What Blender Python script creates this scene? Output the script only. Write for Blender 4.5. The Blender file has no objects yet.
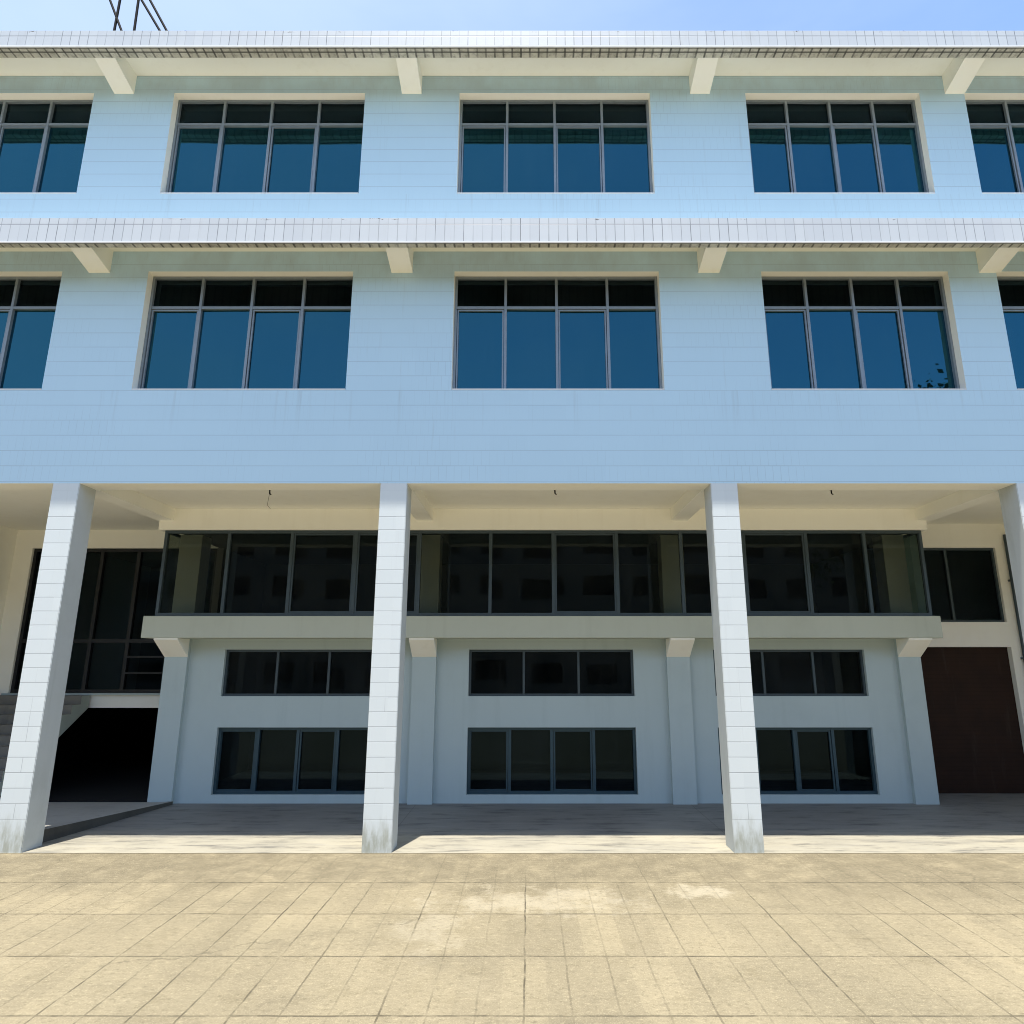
import bpy, bmesh, math, random
from mathutils import Vector, noise as mnoise
R = math.radians
random.seed(4)
C = bpy.context.scene.collection
S = bpy.context.scene

# ------------------------------------------------------------------ camera
F_PX, PITCH, CAM_H = 660.0, 13.0, 2.5
cd = bpy.data.cameras.new("camera"); cam = bpy.data.objects.new("camera", cd); C.objects.link(cam)
cam.location = (0, 0, CAM_H); cam.rotation_euler = (R(90 + PITCH), 0, 0)
cd.sensor_width = 36; cd.sensor_fit = 'HORIZONTAL'; cd.lens = 36 * F_PX / 1024
cd.shift_x = (512 - 528) / 1024
cd.clip_start = 0.05; cd.clip_end = 3000
S.camera = cam

# ------------------------------------------------------------------ sky, sun, exposure
SUN_EL, SUN_AZ = 78.6, 16.0            # sun high, in front of the facade, a little to the left
w = bpy.data.worlds.new("World"); S.world = w; w.use_nodes = True
nt = w.node_tree; nt.nodes.clear()
sky = nt.nodes.new('ShaderNodeTexSky'); sky.sky_type = 'NISHITA'; sky.sun_disc = False
sky.sun_elevation = R(SUN_EL); sky.sun_rotation = R(180 + SUN_AZ)
sky.air_density = 1.0; sky.dust_density = 0.7; sky.ozone_density = 3.0
bg = nt.nodes.new('ShaderNodeBackground'); bg.inputs[1].default_value = 0.14
wo = nt.nodes.new('ShaderNodeOutputWorld')
tcw = nt.nodes.new('ShaderNodeTexCoord'); sxy = nt.nodes.new('ShaderNodeSeparateXYZ'); nt.links.new(tcw.outputs['Generated'], sxy.inputs[0])
nzw = nt.nodes.new('ShaderNodeTexNoise'); nzw.inputs['Scale'].default_value = 2.6; nzw.inputs['Detail'].default_value = 5; nzw.inputs['Roughness'].default_value = 0.55
mpw = nt.nodes.new('ShaderNodeMapping'); mpw.inputs['Scale'].default_value = (0.7, 1.0, 2.6); nt.links.new(tcw.outputs['Generated'], mpw.inputs[0]); nt.links.new(mpw.outputs[0], nzw.inputs['Vector'])
axw = nt.nodes.new('ShaderNodeMath'); axw.operation = 'MULTIPLY_ADD'; axw.inputs[1].default_value = -0.62; nt.links.new(sxy.outputs[0], axw.inputs[0]); nt.links.new(nzw.outputs[0], axw.inputs[2])
mrw = nt.nodes.new('ShaderNodeMapRange'); mrw.interpolation_type = 'SMOOTHSTEP'
for i_, v_ in ((1, 0.14), (2, 1.0), (3, 0.0), (4, 0.55)): mrw.inputs[i_].default_value = v_
nt.links.new(axw.outputs[0], mrw.inputs[0])
mxw = nt.nodes.new('ShaderNodeMix'); mxw.data_type = 'RGBA'; mxw.inputs[7].default_value = (2.6, 3.1, 3.9, 1)
nt.links.new(mrw.outputs[0], mxw.inputs[0]); nt.links.new(sky.outputs[0], mxw.inputs[6])
nt.links.new(mxw.outputs[2], bg.inputs[0]); nt.links.new(bg.outputs[0], wo.inputs[0])

sd = bpy.data.lights.new("sun", 'SUN'); sd.energy = 3.8; sd.angle = R(0.53); sd.color = (1.0, 0.95, 0.86)
sun = bpy.data.objects.new("sun", sd); C.objects.link(sun)
ce = math.cos(R(SUN_EL))
tosun = Vector((-math.sin(R(SUN_AZ)) * ce, -math.cos(R(SUN_AZ)) * ce, math.sin(R(SUN_EL))))
sun.rotation_euler = tosun.to_track_quat('Z', 'Y').to_euler(); sun.location = (0, 0, 40)

S.view_settings.view_transform = 'Standard'; S.view_settings.look = 'None'
S.view_settings.gamma = 1.0; S.view_settings.exposure = 1.2
S.render.engine = 'CYCLES'
try:
    S.cycles.pixel_filter_type = 'BLACKMAN_HARRIS'; S.cycles.filter_width = 1.0
    S.cycles.max_bounces = 10; S.cycles.transparent_max_bounces = 12; S.cycles.diffuse_bounces = 6
except Exception: pass

# ------------------------------------------------------------------ material helpers
class NT:
    def __init__(s, name):
        s.m = bpy.data.materials.new(name); s.m.use_nodes = True
        s.t = s.m.node_tree; s.b = s.t.nodes['Principled BSDF']; s.out = s.t.nodes['Material Output']
        s._co = None
    def n(s, typ, **kw):
        x = s.t.nodes.new(typ)
        for k, v in kw.items(): setattr(x, k, v)
        return x
    def put(s, sock, v):
        if hasattr(v, 'is_output') or isinstance(v, bpy.types.NodeSocket): s.t.links.new(v, sock)
        else: sock.default_value = v
    def co(s):
        if not s._co:
            g = s.n('ShaderNodeTexCoord'); x = s.n('ShaderNodeSeparateXYZ')
            s.t.links.new(g.outputs['Object'], x.inputs[0]); s._co = (g.outputs['Object'], x.outputs[0], x.outputs[1], x.outputs[2])
        return s._co
    def math(s, op, a, b=0.0, c=0.0, clamp=False):
        x = s.n('ShaderNodeMath', operation=op, use_clamp=clamp)
        s.put(x.inputs[0], a); s.put(x.inputs[1], b); s.put(x.inputs[2], c); return x.outputs[0]
    def vec(s, x, y, z):
        c = s.n('ShaderNodeCombineXYZ'); s.put(c.inputs[0], x); s.put(c.inputs[1], y); s.put(c.inputs[2], z); return c.outputs[0]
    def scaled(s, sx, sy, sz):
        o, x, y, z = s.co(); return s.vec(s.math('MULTIPLY', x, sx), s.math('MULTIPLY', y, sy), s.math('MULTIPLY', z, sz))
    def noise(s, vec, scale, detail=4, rough=0.6):
        x = s.n('ShaderNodeTexNoise'); s.put(x.inputs['Vector'], vec); x.inputs['Scale'].default_value = scale
        x.inputs['Detail'].default_value = detail; x.inputs['Roughness'].default_value = rough; return x.outputs[0]
    def ramp(s, v, a, b, lo=0.0, hi=1.0):
        x = s.n('ShaderNodeMapRange', interpolation_type='SMOOTHSTEP'); s.put(x.inputs[0], v)
        x.inputs[1].default_value = a; x.inputs[2].default_value = b; x.inputs[3].default_value = lo; x.inputs[4].default_value = hi
        return x.outputs[0]
    def line(s, coord, period, off, width):
        """1 on the joints of a regular grid, 0 elsewhere"""
        a = s.math('DIVIDE', s.math('SUBTRACT', coord, off - period / 2), period)
        f = s.math('ABSOLUTE', s.math('SUBTRACT', s.math('FRACT', a), 0.5))
        return s.ramp(f, 0.35 * width / period, 0.75 * width / period, 1.0, 0.0)
    def cell(s, coord, period, off):
        return s.math('FLOOR', s.math('DIVIDE', s.math('SUBTRACT', coord, off), period))
    def white(s, vec):
        x = s.n('ShaderNodeTexWhiteNoise', noise_dimensions='3D'); s.put(x.inputs[0], vec); return x.outputs[0]
    def mix(s, f, a, b):
        x = s.n('ShaderNodeMix', data_type='RGBA'); s.put(x.inputs[0], f)
        s.put(x.inputs[6], a if not isinstance(a, tuple) else (*a, 1)); s.put(x.inputs[7], b if not isinstance(b, tuple) else (*b, 1))
        return x.outputs[2]
    def bump(s, h, strength=0.3, dist=0.005):
        x = s.n('ShaderNodeBump'); x.inputs['Strength'].default_value = strength; x.inputs['Distance'].default_value = dist
        s.put(x.inputs['Height'], h); s.t.links.new(x.outputs[0], s.b.inputs['Normal'])
    def fin(s, col, rough=0.7, spec=0.3, metal=0.0):
        s.put(s.b.inputs['Base Color'], col if not isinstance(col, tuple) else (*col, 1))
        s.put(s.b.inputs['Roughness'], rough); s.b.inputs['Specular IOR Level'].default_value = spec
        s.b.inputs['Metallic'].default_value = metal; return s.m

def m_plaster(name, col, dirt=(0.30, 0.28, 0.23), amt=0.25, rough=0.8):
    n = NT(name); o, x, y, z = n.co()
    a = n.noise(o, 0.9, 6, 0.65); st = n.noise(n.scaled(5, 5, 0.35), 1.0, 5, 0.6)
    f = n.math('MULTIPLY', n.math('ADD', n.ramp(a, 0.45, 0.8), n.ramp(st, 0.52, 0.8)), amt, clamp=True)
    n.bump(n.noise(o, 60, 3), 0.15, 0.003)
    return n.fin(n.mix(f, col, dirt), rough, 0.25)

def m_facade():
    n = NT('facade_tile'); o, x, y, z = n.co()
    row = n.line(z, 0.25, 5.49, 0.010)
    rowi = n.cell(z, 0.25, 5.49)
    vert = n.line(n.math('ADD', x, n.math('MULTIPLY', n.math('MODULO', rowi, 2.0), 0.06)), 0.12, 0.0, 0.006)
    rs = n.ramp(n.noise(n.vec(n.math('MULTIPLY', x, 0.35), rowi, 0.0), 1.3, 3), 0.25, 0.75, 0.25, 1.0)
    vs = n.ramp(n.noise(n.scaled(0.5, 0.5, 0.8), 1.1, 4), 0.4, 0.75, 0.0, 0.28)
    j = n.math('MAXIMUM', n.math('MULTIPLY', row, n.math('MULTIPLY', rs, 0.5)), n.math('MULTIPLY', vert, vs))
    tone = n.math('MULTIPLY', n.white(n.vec(n.cell(x, 0.6, 0.0), rowi, 1.0)), 0.10)
    cloud = n.ramp(n.noise(o, 0.35, 4), 0.3, 0.8, 0.0, 0.16)
    st = n.math('MULTIPLY', n.ramp(n.noise(n.scaled(9, 9, 0.5), 1.0, 5, 0.6), 0.56, 0.85), 0.45)
    stm = n.math('MULTIPLY', st, n.ramp(n.noise(n.scaled(0.4, 0.4, 0.6), 1.0, 2), 0.45, 0.7))
    c = n.mix(n.math('ADD', tone, cloud), (0.53, 0.72, 0.835), (0.43, 0.60, 0.71))
    c = n.mix(stm, c, (0.28, 0.29, 0.28))
    for zt in (6.75, 10.35):                                     # rain streaks below the sills
        d = n.math('SUBTRACT', zt, z)
        near = n.math('MULTIPLY', n.ramp(d, 0.0, 0.02), n.ramp(d, 0.1, 0.95, 1.0, 0.0))
        sk = n.math('MULTIPLY', near, n.ramp(n.noise(n.scaled(11, 1, 0.25), 1.0, 4, 0.7), 0.55, 0.78, 0, 0.2))
        c = n.mix(sk, c, (0.24, 0.26, 0.27))
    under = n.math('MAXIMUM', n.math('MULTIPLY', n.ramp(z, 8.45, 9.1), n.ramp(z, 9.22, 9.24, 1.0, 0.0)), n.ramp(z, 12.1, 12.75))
    eave_shade = n.math('MULTIPLY', under, n.ramp(n.noise(n.scaled(2.0, 2.0, 1.0), 1.0, 5, 0.65), 0.3, 0.7, 0.0, 0.3))  # patchy shade below the ledges, painted into the tile colour
    c = n.mix(eave_shade, c, (0.30, 0.30, 0.28))
    c = n.mix(j, c, (0.22, 0.28, 0.34))
    n.bump(n.math('SUBTRACT', n.math('MULTIPLY', n.noise(o, 4, 2), 0.3), j), 0.35, 0.004)
    return n.fin(c, 0.42, 0.4)

def m_fascia():
    n = NT('fascia_tile'); o, x, y, z = n.co()
    v = n.line(x, 0.147, 0.03, 0.010)
    strg = n.ramp(n.white(n.vec(n.math('ROUND', n.math('DIVIDE', n.math('SUBTRACT', x, 0.03), 0.147)), 0.0, 7.0)), 0.0, 1.0, 0.25, 1.0)
    nz = n.ramp(n.noise(o, 1.5, 4), 0.3, 0.7, 0.4, 1.0)
    j = n.math('MULTIPLY', n.math('MULTIPLY', v, strg), nz)
    h = n.math('MAXIMUM', n.line(z, 50.0, 9.18, 0.012), n.line(z, 50.0, 12.70, 0.012))
    j = n.math('MAXIMUM', j, n.math('MULTIPLY', h, 0.75))
    tone = n.math('MULTIPLY', n.white(n.vec(n.cell(x, 0.147, 0.03), 3.0, 1.0)), 0.35)
    st = n.math('MULTIPLY', n.ramp(n.noise(n.scaled(7, 1, 1.0), 1.0, 5, 0.65), 0.55, 0.8), 0.35)
    c = n.mix(tone, (0.56, 0.585, 0.60), (0.44, 0.465, 0.495))
    c = n.mix(st, c, (0.40, 0.39, 0.36))
    edge = n.math('MAXIMUM', n.math('MULTIPLY', n.ramp(z, 9.245, 9.27), n.ramp(z, 9.4, 9.41, 1.0, 0.0)), n.ramp(z, 12.76, 12.785))
    chip = n.math('MULTIPLY', edge, n.ramp(n.noise(n.scaled(3.1, 1, 9), 1.0, 5, 0.75), 0.60, 0.64))
    c = n.mix(chip, c, (0.10, 0.08, 0.065))
    c = n.mix(j, c, (0.13, 0.14, 0.15))
    n.bump(n.math('MULTIPLY', j, -1), 0.4, 0.004)
    return n.fin(c, 0.4, 0.4)

def m_lip():
    n = NT('lip_tile'); o, x, y, z = n.co()
    v = n.line(x, 0.147, 0.03, 0.028)
    nz = n.ramp(n.noise(n.scaled(2.2, 2.2, 2.2), 1.5, 5), 0.3, 0.62, 0.35, 1.0)
    tone = n.math('MULTIPLY', n.white(n.vec(n.cell(x, 0.147, 0.03), 5.0, 1.0)), 0.7)
    c = n.mix(tone, (0.60, 0.58, 0.50), (0.38, 0.37, 0.31))
    gv = n.math('MAXIMUM', n.line(y, 50.0, 8.93 + 0.026, 0.028), n.line(y, 50.0, 9.01 + 0.026, 0.024))
    c = n.mix(n.math('MULTIPLY', gv, 0.85), c, (0.03, 0.03, 0.027))
    dirt = n.ramp(n.noise(n.scaled(12, 12, 12), 1.0, 5, 0.7), 0.42, 0.7, 0, 0.6)
    c = n.mix(dirt, c, (0.16, 0.155, 0.125))
    c = n.mix(n.math('MULTIPLY', n.math('MULTIPLY', v, nz), 0.85), c, (0.05, 0.05, 0.043))
    return n.fin(c, 0.6, 0.3)

def m_column():
    n = NT('column_tile'); o, x, y, z = n.co()
    base = n.ramp(z, 0.41, 0.43)
    row = n.math('MULTIPLY', n.math('MULTIPLY', n.line(z, 0.203, 0.42, 0.009), base), n.ramp(z, 4.80, 4.90, 0.85, 0.12))
    rowi = n.cell(z, 0.203, 0.42)
    rs = n.ramp(n.white(n.vec(rowi, n.math('FLOOR', x), 2.0)), 0, 1, 0.55, 1.0)
    cl = None
    for cx in COLS:
        l = n.line(x, 50.0, cx + 0.02, 0.007); cl = l if cl is None else n.math('MAXIMUM', cl, l)
    vs = n.math('MULTIPLY', n.ramp(n.white(n.vec(rowi, n.math('FLOOR', x), 9.0)), 0.45, 0.6), n.ramp(z, 1.2, 2.6, 0.6, 0.05))
    j = n.math('MAXIMUM', n.math('MULTIPLY', row, rs), n.math('MULTIPLY', n.math('MULTIPLY', cl, vs), base))
    tone = n.math('MULTIPLY', n.white(n.vec(rowi, n.math('FLOOR', x), 4.0)), 0.3)
    c = n.mix(tone, (0.64, 0.685, 0.685), (0.56, 0.605, 0.615))
    dn = n.noise(n.scaled(12, 12, 3), 1.0, 6, 0.65)
    low = n.math('MULTIPLY', n.ramp(n.math('SUBTRACT', z, n.math('MULTIPLY', dn, 0.5)), -0.2, 0.28, 1.0, 0.0), n.ramp(dn, 0.3, 0.65, 0.35, 1.0))
    c = n.mix(n.math('MULTIPLY', low, 0.75), c, (0.27, 0.27, 0.19))
    st = n.math('MULTIPLY', n.ramp(n.noise(n.scaled(14, 14, 0.8), 1.0, 4), 0.58, 0.8), 0.3)
    c = n.mix(st, c, (0.42, 0.42, 0.38))
    c = n.mix(n.math('MULTIPLY', j, 0.75), c, (0.17, 0.18, 0.20))
    n.bump(n.math('MULTIPLY', j, -1), 0.4, 0.004)
    return n.fin(c, 0.45, 0.4)

def m_paving():
    n = NT('paving'); o, x, y, z = n.co()
    wob = n.math('MULTIPLY', n.math('SUBTRACT', n.noise(o, 2.3, 4), 0.5), 0.035)
    xx = n.math('ADD', x, wob); yy = n.math('ADD', y, n.math('MULTIPLY', wob, 0.8))
    ci = n.math('ROUND', n.math('DIVIDE', n.math('SUBTRACT', xx, 0.328), 0.357))
    ri = n.cell(yy, 1.01, 5.52)
    jx = n.line(xx, 0.357, 0.328, 0.014); jy = n.line(yy, 1.01, 5.52, 0.022)
    sx = n.ramp(n.white(n.vec(ci, 1.0, 1.0)), 0.0, 0.8, 0.40, 1.0)
    sx = n.math('MULTIPLY', sx, n.ramp(n.noise(n.vec(ci, n.math('MULTIPLY', y, 0.7), 3.0), 1.0, 3), 0.32, 0.6, 0.15, 1.0))
    sx = n.math('MULTIPLY', sx, n.ramp(y, 7.8, 9.3, 1.0, 0.35))
    brk = n.ramp(n.noise(o, 7.0, 4, 0.7), 0.35, 0.58, 0.35, 1.0)
    sy = n.math('MULTIPLY', n.ramp(y, 9.1, 9.3, 1.0, 0.0), n.ramp(n.noise(n.vec(n.math('MULTIPLY', x, 0.5), ri, 8.0), 1.0, 3), 0.3, 0.65, 0.35, 1.0))
    j = n.math('MULTIPLY', n.math('MAXIMUM', n.math('MULTIPLY', jx, sx), n.math('MULTIPLY', jy, sy)), brk)
    vo = n.n('ShaderNodeTexVoronoi', feature='DISTANCE_TO_EDGE'); n.put(vo.inputs['Vector'], n.vec(n.math('ADD', n.math('MULTIPLY', x, 0.22), n.math('MULTIPLY', n.noise(o, 1.5, 5, 0.7), 0.35)), n.math('MULTIPLY', y, 0.30), 3.3)); vo.inputs['Scale'].default_value = 0.9
    crack = n.math('MULTIPLY', n.ramp(vo.outputs[0], 0.0, 0.006, 1.0, 0.0), 0.55)
    big = n.noise(o, 0.55, 5, 0.6); med = n.noise(o, 3.0, 6, 0.7); fine = n.noise(o, 70.0, 3, 0.7); grit = n.noise(o, 26.0, 4, 0.75)
    tone = n.white(n.vec(ci, ri, 6.0))
    c = n.mix(n.ramp(big, 0.3, 0.7), (0.270, 0.228, 0.145), (0.212, 0.181, 0.117))
    c = n.mix(n.math('MULTIPLY', tone, 0.5), c, (0.165, 0.14, 0.092))
    c = n.mix(n.ramp(med, 0.5, 0.75, 0, 0.6), c, (0.15, 0.125, 0.075))
    # darker weathered band of the row nearest the building
    band = n.math('MULTIPLY', n.ramp(n.math('ADD', y, n.math('MULTIPLY', n.math('SUBTRACT', big, 0.5), 2.5)), 7.6, 8.9), n.ramp(med, 0.3, 0.62))
    c = n.mix(n.math('MULTIPLY', band, 0.8), c, (0.135, 0.114, 0.074))
    blot = n.noise(n.scaled(0.5, 0.9, 1.0), 1.6, 6, 0.72)
    c = n.mix(n.ramp(blot, 0.52, 0.72, 0, 0.6), c, (0.125, 0.107, 0.072))
    c = n.mix(n.ramp(blot, 0.25, 0.42, 0.4, 0.0), c, (0.33, 0.285, 0.19))
    # pale spills
    for (px, py, rx, ry, am) in ((1.9, 8.25, 0.34, 0.26, 0.5), (0.2, 7.9, 1.2, 0.45, 0.38), (-0.95, 7.2, 0.35, 0.7, 0.25)):
        dx = n.math('DIVIDE', n.math('SUBTRACT', x, px), rx); dy = n.math('DIVIDE', n.math('SUBTRACT', y, py), ry)
        d = n.math('ADD', n.math('SQRT', n.math('ADD', n.math('MULTIPLY', dx, dx), n.math('MULTIPLY', dy, dy))), n.math('MULTIPLY', n.math('SUBTRACT', med, 0.5), 4.5))
        c = n.mix(n.math('MULTIPLY', n.ramp(d, 0.1, 1.1, 1.0, 0.0), am), c, (0.40, 0.36, 0.27))
    grain = n.noise(n.scaled(1.0, 1.6, 1.0), 15.0, 5, 0.75)
    c = n.mix(n.ramp(grain, 0.51, 0.70, 0, 0.65), c, (0.112, 0.096, 0.060))
    c = n.mix(n.ramp(grain, 0.30, 0.47, 0.45, 0.0), c, (0.38, 0.325, 0.205))
    c = n.mix(n.ramp(grit, 0.54, 0.74, 0, 0.6), c, (0.11, 0.09, 0.055))
    c = n.mix(n.ramp(fine, 0.5, 0.72, 0, 0.5), c, (0.42, 0.36, 0.23))
    c = n.mix(n.math('MULTIPLY', n.math('MULTIPLY', crack, n.ramp(big, 0.5, 0.6)), 0.7), c, (0.05, 0.042, 0.03))
    c = n.mix(n.math('MULTIPLY', j, 0.8), c, (0.045, 0.038, 0.025))
    h = n.math('SUBTRACT', n.math('ADD', n.math('MULTIPLY', fine, 0.35), n.math('MULTIPLY', grit, 0.6)), n.math('MULTIPLY', j, 1.2))
    n.bump(n.math('ADD', h, n.math('MULTIPLY', grain, 0.5)), 0.5, 0.006)
    return n.fin(c, 0.85, 0.25)

def m_floor():
    n = NT('portico_concrete'); o, x, y, z = n.co()
    str_ = n.noise(n.scaled(0.7, 4.0, 1), 1.0, 6, 0.65); big = n.noise(o, 0.6, 4)
    c = n.mix(n.ramp(big, 0.3, 0.7), (0.36, 0.33, 0.255), (0.29, 0.27, 0.215))
    c = n.mix(n.ramp(str_, 0.48, 0.75, 0, 0.75), c, (0.13, 0.125, 0.115))
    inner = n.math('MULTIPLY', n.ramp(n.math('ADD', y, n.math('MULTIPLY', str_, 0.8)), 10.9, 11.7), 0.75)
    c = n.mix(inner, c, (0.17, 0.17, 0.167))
    s2 = n.noise(n.scaled(0.55, 2.6, 1), 2.2, 6, 0.7)
    c = n.mix(n.ramp(s2, 0.48, 0.72, 0, 0.75), c, (0.045, 0.045, 0.048))
    c = n.mix(n.ramp(s2, 0.28, 0.45, 0.45, 0), c, (0.32, 0.31, 0.28))
    ln = n.math('MAXIMUM', n.line(x, 5.03, -2.05, 0.012), n.line(y, 50.0, 10.75, 0.01))
    c = n.mix(n.math('MULTIPLY', ln, 0.5), c, (0.08, 0.07, 0.06))
    c = n.mix(n.ramp(n.noise(o, 30, 4, 0.7), 0.55, 0.8, 0, 0.4), c, (0.17, 0.155, 0.125))
    n.bump(n.noise(o, 40, 4), 0.25, 0.003)
    return n.fin(c, 0.6, 0.35)

def m_glass(name, tint=(0.30, 0.36, 0.36), refl=(0.62, 0.86, 1.0), ior=1.9, wav=0.25, dust=0.0, dustcol=(0.35, 0.38, 0.38)):
    n = NT(name); t = n.t; o, x, y, z = n.co()
    t.nodes.remove(n.b)
    tr = n.n('ShaderNodeBsdfTransparent'); tr.inputs[0].default_value = (*tint, 1)
    gl = n.n('ShaderNodeBsdfGlossy'); gl.inputs[0].default_value = (*refl, 1); gl.inputs['Roughness'].default_value = 0.015
    fr = n.n('ShaderNodeFresnel'); fr.inputs[0].default_value = ior
    bp = n.n('ShaderNodeBump'); bp.inputs['Strength'].default_value = wav; bp.inputs['Distance'].default_value = 0.004
    n.put(bp.inputs['Height'], n.noise(o, 1.2, 2, 0.5)); t.links.new(bp.outputs[0], gl.inputs['Normal'])
    mx = n.n('ShaderNodeMixShader'); t.links.new(fr.outputs[0], mx.inputs[0]); t.links.new(tr.outputs[0], mx.inputs[1]); t.links.new(gl.outputs[0], mx.inputs[2])
    if dust:
        df = n.n('ShaderNodeBsdfDiffuse'); df.inputs[0].default_value = (*dustcol, 1)
        m2 = n.n('ShaderNodeMixShader')
        f = n.math('MULTIPLY', n.ramp(n.noise(n.scaled(0.9, 0.9, 0.6), 1.0, 5, 0.6), 0.3, 0.75), dust)
        f = n.math('ADD', f, n.math('MULTIPLY', n.ramp(n.noise(n.scaled(7, 7, 0.5), 1.0, 4, 0.65), 0.45, 0.8), dust * 0.7))
        n.put(m2.inputs[0], f); t.links.new(mx.outputs[0], m2.inputs[1]); t.links.new(df.outputs[0], m2.inputs[2])
        t.links.new(m2.outputs[0], n.out.inputs[0]); return n.m
    t.links.new(mx.outputs[0], n.out.inputs[0]); return n.m

def m_plain(name, col, rough=0.5, spec=0.4, metal=0.0, var=0.25, scale=6.0):
    n = NT(name); o, x, y, z = n.co()
    f = n.ramp(n.noise(o, scale, 5, 0.65), 0.35, 0.75, 0.0, var)
    return n.fin(n.mix(f, col, tuple(v * 0.55 for v in col)), rough, spec, metal)

COLS = [-12.12, -7.09, -2.06, 3.01, 7.70, 12.4]
M = {}
M['facade'] = m_facade(); M['fascia'] = m_fascia(); M['lip'] = m_lip(); M['column'] = m_column()
M['soffit'] = m_plaster('soffit_paint', (0.95, 0.93, 0.84), (0.62, 0.57, 0.45), 0.12)
M['inner'] = m_plaster('inner_wall_paint', (0.46, 0.54, 0.535), (0.32, 0.38, 0.38), 0.22)
M['slab'] = m_plaster('slab_paint', (0.50, 0.53, 0.45), (0.36, 0.38, 0.31), 0.25)
M['white'] = m_plaster('white_paint', (0.76, 0.77, 0.78), (0.45, 0.45, 0.43), 0.2)
M['room'] = m_plaster('room_paint', (0.16, 0.16, 0.15), (0.10, 0.10, 0.10), 0.2)
M['dark'] = m_plaster('undercroft_shade', (0.012, 0.012, 0.012), (0.006, 0.006, 0.006), 0.3, 0.95)  # darkness of the undercroft put into its wall and floor colour
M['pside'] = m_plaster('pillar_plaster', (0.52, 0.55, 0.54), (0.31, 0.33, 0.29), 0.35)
M['paving'] = m_paving(); M['floor'] = m_floor()
M['frame_up'] = m_plain('grey_aluminium', (0.25, 0.285, 0.31), 0.4, 0.5, 0.3)
M['frame_dk'] = m_plain('dark_aluminium', (0.06, 0.085, 0.098), 0.4, 0.5, 0.3)
M['frame_bk'] = m_plain('black_aluminium', (0.012, 0.014, 0.016), 0.45, 0.4)
M['glass_up'] = m_glass('tinted_glass', (0.12, 0.16, 0.17), (0.17, 0.71, 0.97), 2.05, 0.5, 0.05, (0.10, 0.25, 0.35))
M['glass_top'] = m_glass('top_light_glass', (0.14, 0.18, 0.18), (0.4, 0.75, 1.0), 1.35, 0.3, 0.012)
M['glass_bal'] = m_glass('balcony_glass', (0.38, 0.41, 0.36), (0.7, 0.9, 0.95), 1.4, 0.3, 0.012)
M['glass_low'] = m_glass('ground_floor_glass', (0.24, 0.28, 0.27), (0.5, 0.8, 0.95), 1.27, 0.3, 0.02)
M['glass_mid'] = m_glass('upper_row_glass', (0.30, 0.34, 0.32), (0.75, 0.9, 0.9), 1.38, 0.3, 0.03)
M['frame_low'] = m_plain('teal_aluminium', (0.035, 0.075, 0.098), 0.4, 0.5, 0.3)
M['steel'] = m_plain('black_steel', (0.008, 0.008, 0.009), 0.8, 0.15)
M['ground'] = m_plain('earth', (0.17, 0.15, 0.10), 0.9, 0.2, 0, 0.5, 0.2)
M['ramp'] = m_plaster('ramp_concrete', (0.32, 0.31, 0.28), (0.14, 0.14, 0.135), 0.45)
M['kerb'] = m_plaster('kerb_shaded_concrete', (0.10, 0.095, 0.08), (0.04, 0.04, 0.036), 0.8)
M['stair'] = m_plaster('stair_concrete', (0.20, 0.19, 0.165), (0.10, 0.095, 0.085), 0.5)
def m_shutter():
    n = NT('brown_shutter'); o, x, y, z = n.co()
    l = n.line(z, 0.085, 0.0, 0.018)
    c = n.mix(n.ramp(n.noise(o, 2, 5), 0.35, 0.7), (0.034, 0.017, 0.011), (0.026, 0.014, 0.010))
    c = n.mix(n.math('MULTIPLY', l, 0.18), c, (0.012, 0.007, 0.005)); c = n.mix(n.ramp(n.noise(n.scaled(6, 6, 0.7), 1.0, 5, 0.7), 0.55, 0.8, 0, 0.5), c, (0.06, 0.045, 0.035)); n.bump(n.math('MULTIPLY', l, -1), 0.15, 0.004)
    return n.fin(c, 0.7, 0.2)
M['shutter'] = m_shutter()

# ------------------------------------------------------------------ mesh helpers
def obj(name, bm, mat, parent=None, recalc=True):
    if recalc: bmesh.ops.recalc_face_normals(bm, faces=bm.faces)
    me = bpy.data.meshes.new(name); bm.to_mesh(me); bm.free()
    for m_ in (mat if isinstance(mat, (list, tuple)) else [mat]): me.materials.append(m_)
    o = bpy.data.objects.new(name, me); C.objects.link(o)
    if parent: o.parent = parent
    return o
def empty(name, loc=(0, 0, 0)):
    o = bpy.data.objects.new(name, None); C.objects.link(o); o.location = loc; return o
def tag(o, label, cat, group=None):
    o['label'] = label; o['category'] = cat
    if group: o['group'] = group
    return o
def struct(o): o['kind'] = 'structure'; return o
def box(bm, x0, x1, y0, y1, z0, z1, mi=0):
    v = [bm.verts.new(p) for p in ((x0,y0,z0),(x1,y0,z0),(x1,y1,z0),(x0,y1,z0),(x0,y0,z1),(x1,y0,z1),(x1,y1,z1),(x0,y1,z1))]
    for q in ((0,3,2,1),(4,5,6,7),(0,1,5,4),(1,2,6,5),(2,3,7,6),(3,0,4,7)):
        f = bm.faces.new([v[i] for i in q]); f.material_index = mi
def prism_x(bm, pts, x0, x1):
    """pts = (y, z) outline swept along x"""
    a = [bm.verts.new((x0, y, z)) for y, z in pts]; b = [bm.verts.new((x1, y, z)) for y, z in pts]
    n = len(pts); bm.faces.new(a[::-1]); bm.faces.new(b)
    for i in range(n): bm.faces.new((a[i], a[(i+1) % n], b[(i+1) % n], b[i]))
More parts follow.
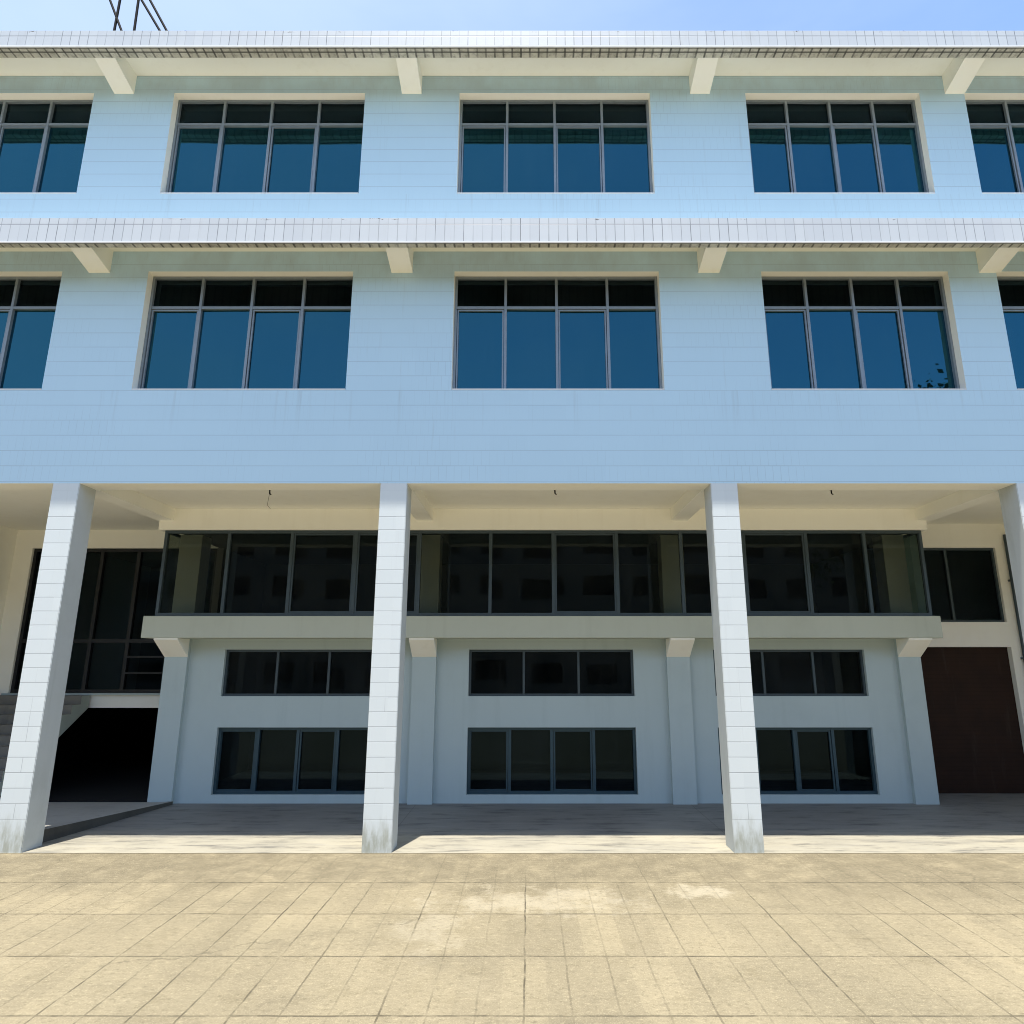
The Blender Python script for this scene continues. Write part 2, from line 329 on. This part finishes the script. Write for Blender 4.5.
def tube(bm, p, q, r, seg=8):
    p, q = Vector(p), Vector(q); d = (q - p).normalized()
    u = d.orthogonal().normalized(); v = d.cross(u)
    A = [bm.verts.new(p + r * (math.cos(t) * u + math.sin(t) * v)) for t in [2*math.pi*i/seg for i in range(seg)]]
    B = [bm.verts.new(q + r * (math.cos(t) * u + math.sin(t) * v)) for t in [2*math.pi*i/seg for i in range(seg)]]
    bm.faces.new(A[::-1]); bm.faces.new(B)
    for i in range(seg): bm.faces.new((A[i], A[(i+1) % seg], B[(i+1) % seg], B[i]))
def wall_holes(bm, x0, x1, z0, z1, y0, y1, holes, mi=0):
    """a wall slab in the xz plane, y0 front, y1 back, with rectangular openings"""
    xs = sorted({x0, x1, *[h[0] for h in holes], *[h[1] for h in holes]}); xs = [x for x in xs if x0 <= x <= x1]
    zs = sorted({z0, z1, *[h[2] for h in holes], *[h[3] for h in holes]}); zs = [z for z in zs if z0 <= z <= z1]
    def solid(i, k):
        if i < 0 or k < 0 or i >= len(xs)-1 or k >= len(zs)-1: return False
        cx, cz = (xs[i]+xs[i+1])/2, (zs[k]+zs[k+1])/2
        return not any(h[0] < cx < h[1] and h[2] < cz < h[3] for h in holes)
    vc = {}
    def V(i, k, s):
        if (i,k,s) not in vc: vc[(i,k,s)] = bm.verts.new((xs[i], y0 if s == 0 else y1, zs[k]))
        return vc[(i,k,s)]
    def face(*v):
        f = bm.faces.new(v); f.material_index = mi
    for i in range(len(xs)-1):
        for k in range(len(zs)-1):
            if not solid(i, k): continue
            face(V(i,k,0), V(i+1,k,0), V(i+1,k+1,0), V(i,k+1,0))
            face(V(i,k,1), V(i,k+1,1), V(i+1,k+1,1), V(i+1,k,1))
            if not solid(i-1,k): face(V(i,k,0), V(i,k+1,0), V(i,k+1,1), V(i,k,1))
            if not solid(i+1,k): face(V(i+1,k,0), V(i+1,k,1), V(i+1,k+1,1), V(i+1,k+1,0))
            if not solid(i,k-1): face(V(i,k,0), V(i,k,1), V(i+1,k,1), V(i+1,k,0))
            if not solid(i,k+1): face(V(i,k+1,0), V(i+1,k+1,0), V(i+1,k+1,1), V(i,k+1,1))

# ------------------------------------------------------------------ dimensions read off the photograph
YF = 9.78                       # facade plane = column fronts
YW = 13.05                      # ground floor wall behind the columns
YB = 12.50                      # front of the glazed balcony
Z_SOF = 5.21                    # underside of the facade
Z_CEI = 5.45
XL, XR, YBK = -16.0, 16.0, 22.0
WIN_X = [(-11.13, -7.73), (-6.30, -2.90), (-1.22, 2.17), (3.87, 6.97), (7.77, 11.1)]
FLOORS = [(6.75, 8.857, 8.28), (10.35, 12.42, 11.90)]

# ------------------------------------------------------------------ ground
def sheet(name, x0, x1, y0, y1, z, mat, n=1):
    bm = bmesh.new(); v = [bm.verts.new(p) for p in ((x0,y0,z),(x1,y0,z),(x1,y1,z),(x0,y1,z))]; bm.faces.new(v)
    return struct(obj(name, bm, mat))
sheet('ground', -900, 900, -900, 900, -0.012, M['ground'])
sheet('paving', -45, 45, -24, 9.77, 0.0, M['paving'])
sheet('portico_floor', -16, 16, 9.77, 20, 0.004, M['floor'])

# ------------------------------------------------------------------ the building
B = tag(empty('school_building', (0, 12, 0)), 'long three storey white tiled building on square pillars with blue tinted windows', 'building')
def part(name, bm, mat, parent=None):
    o = obj(name, bm, mat); p = parent or B; o.parent = p
    o.matrix_parent_inverse = p.matrix_basis.inverted() if p is B else p.matrix_parent_inverse.copy()
    return o
def sub(name, bm, mat, p):
    o = obj(name, bm, mat); o.parent = p; return o
B.matrix_basis
from mathutils import Matrix
def part(name, bm, mat):
    # meshes are written in world coordinates; the parent inverse cancels the empty's own place
    o = obj(name, bm, mat); o.parent = B; o.matrix_parent_inverse = Matrix.Translation((0, 12, 0)).inverted(); return o

# facade with its window openings
holes = [(a, b, f[0], f[1]) for a, b in WIN_X for f in FLOORS]
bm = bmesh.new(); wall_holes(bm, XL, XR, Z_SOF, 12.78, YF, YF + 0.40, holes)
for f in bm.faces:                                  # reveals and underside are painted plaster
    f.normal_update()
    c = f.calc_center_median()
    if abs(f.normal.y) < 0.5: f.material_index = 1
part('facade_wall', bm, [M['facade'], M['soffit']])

# pillars
for cx in COLS:
    bm = bmesh.new(); box(bm, cx - 0.205, cx + 0.205, YF - 0.003, YF + 0.40, 0.0, Z_SOF + 0.0)
    bmesh.ops.bevel(bm, geom=[e for e in bm.edges if abs(e.verts[0].co.z - e.verts[1].co.z) > 1], offset=0.008, segments=2, affect='EDGES')
    for f in bm.faces:
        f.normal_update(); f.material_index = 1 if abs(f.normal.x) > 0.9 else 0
    part('pillar', bm, [M['column'], M['pside']])

# roof edge and canopy: tiled fascia, nosing, ribbed lip underneath, plaster soffit
def ledge(nm, y_front, z_bot, z_top, lip, z_sof, slab_top):
    bm = bmesh.new()
    box(bm, XL, XR, y_front, y_front + 0.014, z_bot + 0.0245, z_top)
    o = part(nm, bm, M['fascia'])
    def s(name, bm, mat):
        c = obj(name, bm, mat); c.parent = o; return c
    bm = bmesh.new(); box(bm, XL, XR, y_front - 0.006, y_front + 0.014, z_bot, z_bot + 0.024)
    s('nosing', bm, M['white'])
    bm = bmesh.new(); box(bm, XL, XR, y_front + 0.0145, y_front + lip, z_bot + 0.008, z_top - 0.02)
    s('lip', bm, M['lip'])
    bm = bmesh.new(); box(bm, XL, XR, y_front + lip + 0.0, YF - 0.001, z_sof, slab_top)
    s('soffit_slab', bm, M['soffit'])
    return o
roof = ledge('roof_edge', YF - 0.85, 12.48, 12.81, 0.21, 12.79, 12.90)
cano = ledge('canopy', YF - 0.77, 8.856, 9.29, 0.135, 9.23, 9.275)
bm = bmesh.new(); box(bm, XL, XR, YF + 0.001, YBK, 12.79, 12.93); part('roof', bm, M['inner'])

# sloping brackets under both ledges
for (xs, yf, ztop, ztip, zs) in (([-12.2, -7.19, -2.07, 3.06, 7.60], YF - 0.85 + 0.212, 12.55, 12.40, 12.79),
                                 ([-12.2, -7.11, -2.09, 3.00, 7.66], YF - 0.77 + 0.138, 8.98, 8.83, 9.23)):
    for x in xs:
        bm = bmesh.new(); prism_x(bm, [(yf, ztop), (YF - 0.001, ztip), (YF - 0.001, zs - 0.001), (yf, zs - 0.001)], x - 0.175, x + 0.175)
        part('bracket', bm, M['soffit'])

# windows -------------------------------------------------
def glazing(name, x0, x1, z0, z1, y, xs, rails, mat, glass, t=0.045, d=0.07, sash=(), sash_z=None):
    """frame: outer members, mullions at xs, horizontal rails; one child holds the glass"""
    bm = bmesh.new()
    box(bm, x0, x0 + t, y, y + d, z0, z1); box(bm, x1 - t, x1, y, y + d, z0, z1)
    box(bm, x0 + t, x1 - t, y + 0.001, y + d, z0, z0 + t); box(bm, x0 + t, x1 - t, y + 0.001, y + d, z1 - t, z1)
    for x in xs: box(bm, x - t * 0.55, x + t * 0.55, y + 0.004, y + d - 0.002, z0 + t, z1 - t)
    for r in rails: box(bm, x0 + t, x1 - t, y + 0.008, y + d - 0.004, r - t * 0.6, r + t * 0.6)
    for (a, b) in sash:                                 # sliding leaf a little behind the frame
        zt = sash_z if sash_z else z1 - t
        zb = z0 + t; s = t * 0.62; yy = y + 0.022
        box(bm, a, a + s, yy, yy + 0.03, zb, zt); box(bm, b - s, b, yy, yy + 0.03, zb, zt)
        box(bm, a + s, b - s, yy + .001, yy + 0.03, zb, zb + s); box(bm, a + s, b - s, yy + .001, yy + 0.03, zt - s, zt)
    o = part(name, bm, mat)
    bm = bmesh.new()
    zz = [z0 + t] + sorted(rails) + [z1 - t]; xx = [x0 + t] + list(xs) + [x1 - t]
    rr = random.Random(int(x0 * 100) + int(z0 * 10))
    for i in range(len(xx) - 1):
        for k in range(len(zz) - 1):
            a, b = rr.uniform(-.0035, .0035), rr.uniform(-.002, .002)
            yy = y + d * 0.72
            v = [bm.verts.new(p) for p in ((xx[i], yy - a - b, zz[k]), (xx[i+1], yy + a - b, zz[k]), (xx[i+1], yy + a + b, zz[k+1]), (xx[i], yy - a + b, zz[k+1]))]
            fc = bm.faces.new(v); fc.material_index = 1 if (isinstance(glass, list) and k == len(zz) - 2) else 0
    g = obj('pane', bm, glass, recalc=False); g.parent = o
    return o
for a, b in WIN_X:
    for (z0, z1, zt) in FLOORS:
        n = 4; xs = [a + (b - a) * i / n for i in range(1, n)]
        sp = (b - a) / n
        glazing('window', a + .004, b - .004, z0 + .004, z1 - .004, YF + 0.14, xs, [zt], M['frame_up'], [M['glass_up'], M['glass_top']],
                0.038, 0.08, [(a + 2*sp + .03, a + 3*sp - .03), (a + .05, a + sp - .03)], zt - .03)
# outside sills
for a, b in WIN_X:
    for (z0, z1, zt) in FLOORS:
        bm = bmesh.new(); box(bm, a + .006, b - .006, YF - 0.004, YF + 0.138, z0 + .001, z0 + 0.02); part('window_sill', bm, M['white'])

# upper rooms behind the glass
bm = bmesh.new()
for (z0, z1) in ((5.5, 9.1), (9.2, 12.75)):
    box(bm, XL + .1, XR - .1, 17.0, 17.2, z0, z1)
box(bm, XL + .1, XR - .1, YF + .41, 17.0, 5.46, 5.56); box(bm, XL + .1, XR - .1, YF + .41, 17.0, 9.05, 9.2); 
part('upper_rooms', bm, M['room'])

# portico ceiling, cross beams -------------------------------------
bm = bmesh.new(); box(bm, XL, XR, YF + 0.401, 15.0, Z_CEI, Z_CEI + 0.008); part('portico_ceiling', bm, M['soffit'])
for cx in (-12.12, -7.02, -2.0, 2.93, 7.68, 12.4):
    bm = bmesh.new(); box(bm, cx - 0.16, cx + 0.16, YF + 0.402, 14.55 if abs(cx) > 4 else YB - .002, Z_SOF + 0.004, Z_CEI - 0.001); part('ceiling_beam', bm, M['soffit'])
bm = bmesh.new(); box(bm, -7.14, 7.72, YB - 0.001, YB + 0.22, 5.035, Z_CEI - 0.002); part('ceiling_beam', bm, M['soffit'])

# ground floor wall with two rows of windows
LOWX = [(-5.86, -2.85), (-1.14, 2.035), (3.58, 6.50)]
UP = (1.91, 2.78); LO = (0.15, 1.34)
holes = [(a, b, *r) for a, b in LOWX for r in (UP, LO)]
bm = bmesh.new(); wall_holes(bm, -6.95, 7.50, 0.0, 3.0, YW, YW + 0.25, holes); part('ground_floor_wall', bm, M['inner'])
for a, b in LOWX:
    xs = [a + (b - a) * i / 3 for i in (1, 2)]
    glazing('window', a + .003, b - .003, UP[0] + .003, UP[1] - .003, YW + 0.07, xs, [], M['frame_dk'], M['glass_mid'], 0.04, 0.07)
    xs = [a + (b - a) * i / 4 for i in (1, 2, 3)]; s = (b - a) / 4
    glazing('window', a + .003, b - .003, LO[0] + .003, LO[1] - .003, YW + 0.07, xs, [], M['frame_low'], M['glass_low'], 0.05, 0.09,
            [(a + s*i + .035, a + s*(i+1) - .035) for i in (0, 2)])
# pilasters carry on up through the balcony
PIL = [(-6.97, -6.53), (-2.215, -1.76), (2.66, 3.10), (7.10, 7.53)]
for i, (a, b) in enumerate(PIL):
    bm = bmesh.new(); box(bm, a, b, YW - 0.09, YW + (0.30 if 0 < i < 3 else 1.5), 0.0, 2.985); part('pilaster', bm, M['inner'])
    bm = bmesh.new(); box(bm, a, b, YW - 0.03, YW + 0.35, 3.386, 5.03); part('balcony_column', bm, M['soffit'])
    bm = bmesh.new(); prism_x(bm, [(YB + 0.012, 2.978), (YB + 0.012, 2.95), (YW - 0.092, 2.64), (YW - 0.092, 2.978)], a - .005, b + .005); part('balcony_bracket', bm, M['soffit'])

# glazed balcony
bm = bmesh.new(); box(bm, -7.21, 7.73, YB - 0.01, YW + 0.1, 2.98, 3.385)
bmesh.ops.bevel(bm, geom=list(bm.edges), offset=0.008, segments=1, affect='EDGES')
part('balcony_slab', bm, M['slab'])
X0, X1 = -7.03, 7.62; xs = [-5.78, -4.56, -3.32, -2.09, -0.72, 0.485, 1.71, 2.95, 4.14, 5.37, 6.50]
glazing('balcony_glazing', X0, X1, 3.39, 5.03, YB + 0.05, xs, [], M['frame_dk'], M['glass_bal'], 0.055, 0.08,
        [(xs[i] + .03, xs[i+1] - .03) for i in (1, 2, 5, 8)])
def end_panel(x, s):
    bm = bmesh.new(); y0, y1 = YB + 0.131, YW + 0.30; t = 0.045
    xa, xb = (x, x + .06) if s > 0 else (x - .06, x)
    box(bm, xa, xb, y1 - t, y1, 3.39, 5.03); box(bm, xa, xb, y0, y1 - t, 3.39, 3.39 + t); box(bm, xa, xb, y0, y1 - t, 5.03 - t, 5.03)
    o = part('balcony_end_glazing', bm, M['frame_dk'])
    bm = bmesh.new(); xm = (xa + xb) / 2
    q = [(xm, y0, 3.43), (xm, y1 - t, 3.43), (xm, y1 - t, 4.99), (xm, y0, 4.99)]
    bm.faces.new([bm.verts.new(p) for p in (q if s < 0 else q[::-1])])
    if s > 0: bmesh.ops.reverse_faces(bm, faces=list(bm.faces))
    g = obj('pane', bm, M['glass_bal'], recalc=False); g.parent = o
end_panel(X0, 1); end_panel(X1, -1)

# rooms behind the ground floor wall and the balcony
bm = bmesh.new()
box(bm, -6.9, 7.5, 17.0, 17.15, 0.006, 5.03)                        # back wall
box(bm, -6.9, 7.5, YW + .36, 17.0, 3.05, 3.38)                      # mezzanine floor
box(bm, -6.9, 7.5, YB + .23, 17.0, 5.036, 5.2)                      # mezzanine ceiling
box(bm, -6.94, -6.8, YW + 1.51, 17.0, 0.006, 5.03); box(bm, 7.4, 7.52, YW + 1.51, 17.0, 0.006, 5.03)
part('inner_rooms', bm, M['room'])

# left bay: glazed hall above a dark undercroft, side wall, stair
YL = 14.6
bm = bmesh.new(); wall_holes(bm, -11.5, -6.95, 1.60, Z_CEI - .001, YL, YL + 0.2, [(-11.1, -6.951, 1.86, 5.04)]); part('hall_wall', bm, M['soffit'])
glazing('hall_glazing', -11.097, -6.955, 1.905, 5.035, YL + 0.05, [-9.55, -8.73, -7.7], [3.0], M['frame_bk'], M['glass_low'], 0.07, 0.09)
bm = bmesh.new(); box(bm, -8.7, -6.96, YL + .03, YL + .07, 2.64, 2.68); box(bm, -8.7, -6.96, YL + .03, YL + .07, 2.30, 2.34); part('guard_rail', bm, M['frame_bk'])
bm = bmesh.new(); box(bm, -11.2, -6.95, YL - 0.06, YL + 0.15, 1.861, 1.90); part('hall_sill', bm, M['inner'])
bm = bmesh.new(); box(bm, -11.7, -11.5, YF + .402, YL + .2, 0.0, Z_CEI - .001); part('side_wall', bm, M['soffit'])
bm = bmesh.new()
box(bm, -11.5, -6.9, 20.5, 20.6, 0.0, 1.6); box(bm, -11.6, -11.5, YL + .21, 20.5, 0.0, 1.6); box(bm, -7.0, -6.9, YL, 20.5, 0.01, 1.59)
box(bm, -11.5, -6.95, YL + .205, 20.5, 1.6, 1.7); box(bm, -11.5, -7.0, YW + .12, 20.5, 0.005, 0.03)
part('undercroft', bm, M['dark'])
bm = bmesh.new(); box(bm, -11.5, -6.96, 20.0, 20.1, 1.71, 5.4); box(bm, -11.5, -6.96, YL + .21, 20.0, 5.38, 5.44); part('hall_room', bm, M['room'])
# stair: a flight from the hall down towards the yard, seen past the pillar
bm = bmesh.new(); n = 10; rise, run = 0.172, 0.262
up = []; y, z = YL - .07, 1.86
for i in range(n):
    up.append((y, z)); y -= run; up.append((y, z)); z -= rise
yb, zb = up[-1]
prism_x(bm, up + [(yb, zb - rise + .02), (yb + .42, zb - rise + .02), (YL - .07, 1.60)], -11.49, -9.3)
bm.normal_update()
for f in bm.faces:
    if abs(f.normal.x) > 0.9: f.material_index = 1
part('stair', bm, [M['stair'], M['slab']])
bm = bmesh.new(); tube(bm, (-11.48, 13.9, 3.02), (-11.05, 13.9, 3.0), 0.025); tube(bm, (-11.05, 13.9, 3.0), (-11.05, 13.9, 1.9), 0.025); part('handrail', bm, M['steel'])

# right bay
YR = 13.9
bm = bmesh.new(); wall_holes(bm, 7.535, 10.25, 0.0, Z_CEI - .001, YR, YR + 0.2, [(7.6, 9.97, 3.36, 4.93), (7.6, 9.97, -0.01, 2.85)]); part('shutter_bay_wall', bm, M['soffit'])
glazing('window', 7.603, 9.967, 3.363, 4.927, YR + 0.06, [8.93], [], M['frame_dk'], M['glass_low'], 0.045, 0.07)
bm = bmesh.new(); box(bm, 7.6, 9.97, YR + 0.12, YR + 0.16, 0.006, 2.85); part('roller_door', bm, M['shutter'])
bm = bmesh.new(); box(bm, 10.251, 10.45, YF + .402, YR + .2, 0.0, Z_CEI - .001); part('side_wall', bm, M['soffit'])
bm = bmesh.new(); box(bm, 7.5, 10.3, 17.0, 17.1, 2.9, 5.4); box(bm, 7.53, 10.3, YR + .21, 17.0, 2.9, 3.0); part('stair_room', bm, M['room'])
# outer shell so no daylight leaks in from behind
bm = bmesh.new(); box(bm, XL, XR, YBK, YBK + .2, 0, 12.78); box(bm, XL - .2, XL, YF + .41, YBK, 0, 12.78); box(bm, XR, XR + .2, YF + .41, YBK, 0, 12.78)
part('outer_wall', bm, M['inner'])
bm = bmesh.new(); box(bm, XL, -11.71, 13.0, 13.2, 0, Z_CEI - .001); part('outer_bay_wall', bm, M['soffit'])
bm = bmesh.new(); box(bm, 10.46, XR, 13.0, 13.2, 0, Z_CEI - .001); part('outer_bay_wall', bm, M['soffit'])

# ramp
bm = bmesh.new()
top = [(-11.49, 10.25, .17), (-6.98, 10.25, .17), (-6.50, 12.955, .045), (-11.49, 12.955, .045)]
a = [bm.verts.new(p) for p in top]; b = [bm.verts.new((p[0], p[1], .002)) for p in top]
bm.faces.new(a); bm.faces.new(b[::-1])
for i in range(4): bm.faces.new((a[i], b[i], b[(i+1) % 4], a[(i+1) % 4]))
struct(obj('ramp', bm, M['ramp']))
bm = bmesh.new()
q = [(-7.06, 10.249, .185), (-6.975, 10.249, .185), (-6.495, 12.955, .058), (-6.58, 12.955, .058)]
a = [bm.verts.new(p) for p in q]; b = [bm.verts.new((p[0], p[1], .003)) for p in q]
bm.faces.new(a); bm.faces.new(b[::-1])
for i in range(4): bm.faces.new((a[i], b[i], b[(i+1) % 4], a[(i+1) % 4]))
bm.normal_update()
for f in bm.faces: f.material_index = 1 if f.normal.z > 0.8 else 0  # weathered sides darkened, cap lighter: shade put into the colours
struct(obj('kerb', bm, [M['kerb'], M['ramp']]))

# ------------------------------------------------------------------ small things
HOOK = 'small dark ceiling hook with a thin wire, '
for x, l in ((-4.43, 'left of the second pillar'), (0.46, 'in the middle bay'), (5.2, 'right of the third pillar')):
    t = empty('ceiling_hook', (x, 10.95, Z_CEI)); tag(t, HOOK + l, 'ceiling hook', 'hooks in the portico ceiling')
    bm = bmesh.new(); tube(bm, (0, 0, 0), (0, 0, -0.03), 0.035, 12); o = obj('plate', bm, M['steel'], t)
    bm = bmesh.new(); tube(bm, (0, 0, -0.03), (0.004, 0.0, -0.10), 0.012, 8); tube(bm, (0.004, 0, -0.10), (0.03, 0, -0.115), 0.010, 8); obj('hook', bm, M['steel'], t)
    if x < 0:
        bm = bmesh.new(); tube(bm, (0, 0, -0.1), (-0.02, 0.0, -0.3), 0.003, 6); tube(bm, (-.02, 0, -.3), (0.03, 0.02, -0.36), 0.003, 6); obj('wire', bm, M['steel'], t)

t = tag(empty('rooftop_frame', (-6.2, 10.2, 12.93)), 'black steel lattice struts crossing above the roof edge, top left', 'steel frame')
def at_roof(px, py, Y):
    k = (px - 528) / F_PX; u = (512 - py) / F_PX
    c, s = math.cos(R(PITCH)), math.sin(R(PITCH))
    d = Vector((k, c - u * s, s + u * c)); d *= Y / d.y
    return Vector((d.x, d.y, d.z + CAM_H))
for (p, q) in (((110, 0), (122, 32)), ((120, 0), (114, 32)), ((138.5, 0), (134, 32)), ((141.6, 0), (160.6, 32)), ((150, 0), (167.4, 32))):
    A, Bq = at_roof(*p, 10.2), at_roof(*q, 10.2); d = (Bq - A) / (A.z - Bq.z)
    lo = A + d * (A.z - 12.93); hi = A - d * (15.1 - A.z)
    bm = bmesh.new(); tube(bm, lo - t.location, hi - t.location, 0.023, 8); obj('strut', bm, M['steel'], t)
bm = bmesh.new(); tube(bm, Vector((-7.9, 10.2, 15.1)) - t.location, Vector((-6.0, 10.2, 15.1)) - t.location, 0.027, 8); obj('top_rail', bm, M['steel'], t)

t = tag(empty('drain_pipe', (10.17, YR - .06, 0)), 'thin dark pipe running up the corner of the cream wall beside the brown door', 'pipe')
bm = bmesh.new(); tube(bm, (0, 0, 0.01), (0, 0, 5.2), 0.03, 10); obj('pipe', bm, M['frame_dk'], t)
for z in (1.0, 2.6, 4.2):
    bm = bmesh.new(); box(bm, -.045, .045, -.045, .06, z, z + .04); obj('clamp', bm, M['frame_dk'], t)

# ------------------------------------------------------------------ across the yard (seen only in the glass)
OB = tag(empty('opposite_building', (0, -26, 0)), 'grey block across the yard, mirrored faintly in the windows', 'building')
holes = [(x, x + 2.4, z, z + 1.5) for x in range(-36, 36, 4) for z in (1.0, 4.4, 7.6, 10.8)]
bm = bmesh.new(); wall_holes(bm, -40, 40, 0, 13.6, -.3, 0, [(a, b, c, d) for a, b, c, d in holes]); obj('wall', bm, m_plaster('opposite_paint', (0.20, 0.20, 0.19)), OB)
bm = bmesh.new(); box(bm, -40.2, 40.2, -9, .25, 13.6, 13.8); obj('roof', bm, M['inner'], OB)
for (a, b, c, d) in holes:
    bm = bmesh.new(); box(bm, a, b, -.22, -.15, c, d); obj('window', bm, M['frame_bk'], OB)

TR = tag(empty('tree', (14.35, -3.2, -0.7)), 'tall leafy tree across the yard, mirrored in the lower corner of an upper window', 'tree')
bm = bmesh.new(); pts = [(0, 0, 0.7), (.12, .05, 3), (.05, -.1, 6), (.2, .1, 9.5)]
for i in range(3): tube(bm, pts[i], pts[i+1], .22 - .05 * i, 10)
for k in range(9):
    a = k * 2.4; z = 6 + k * .45; tube(bm, (.1, 0, z), (.1 + math.cos(a) * 2.2, math.sin(a) * 2.2, z + 1.6), .05, 6)
obj('trunk', bm, m_plain('bark', (0.12, 0.09, 0.06), 0.9, 0.1), TR)
bm = bmesh.new(); rr = random.Random(9)
cl = [(math.cos(a) * r, math.sin(a) * r, z, s_) for a, r, z, s_ in [(rr.uniform(0, 6.28), rr.uniform(.3, 2.4), rr.uniform(7, 12.3), rr.uniform(.6, 1.2)) for _ in range(26)]]
for (x, y, z, s_) in cl:
    for _ in range(90):
        p = Vector((rr.gauss(0, .5), rr.gauss(0, .5), rr.gauss(0, .4))) * s_ + Vector((x, y, z))
        u = Vector((rr.uniform(-1, 1), rr.uniform(-1, 1), rr.uniform(-.6, .6))).normalized(); v = u.orthogonal().normalized()
        L = rr.uniform(.12, .26)
        bm.faces.new([bm.verts.new(q) for q in (p, p + u * L * .5 + v * L * .25, p + u * L, p + u * L * .5 - v * L * .25)])
obj('crown', bm, m_plain('leaves', (0.05, 0.09, 0.03), 0.6, 0.3, 0, 0.5, 2.0), TR, recalc=False)
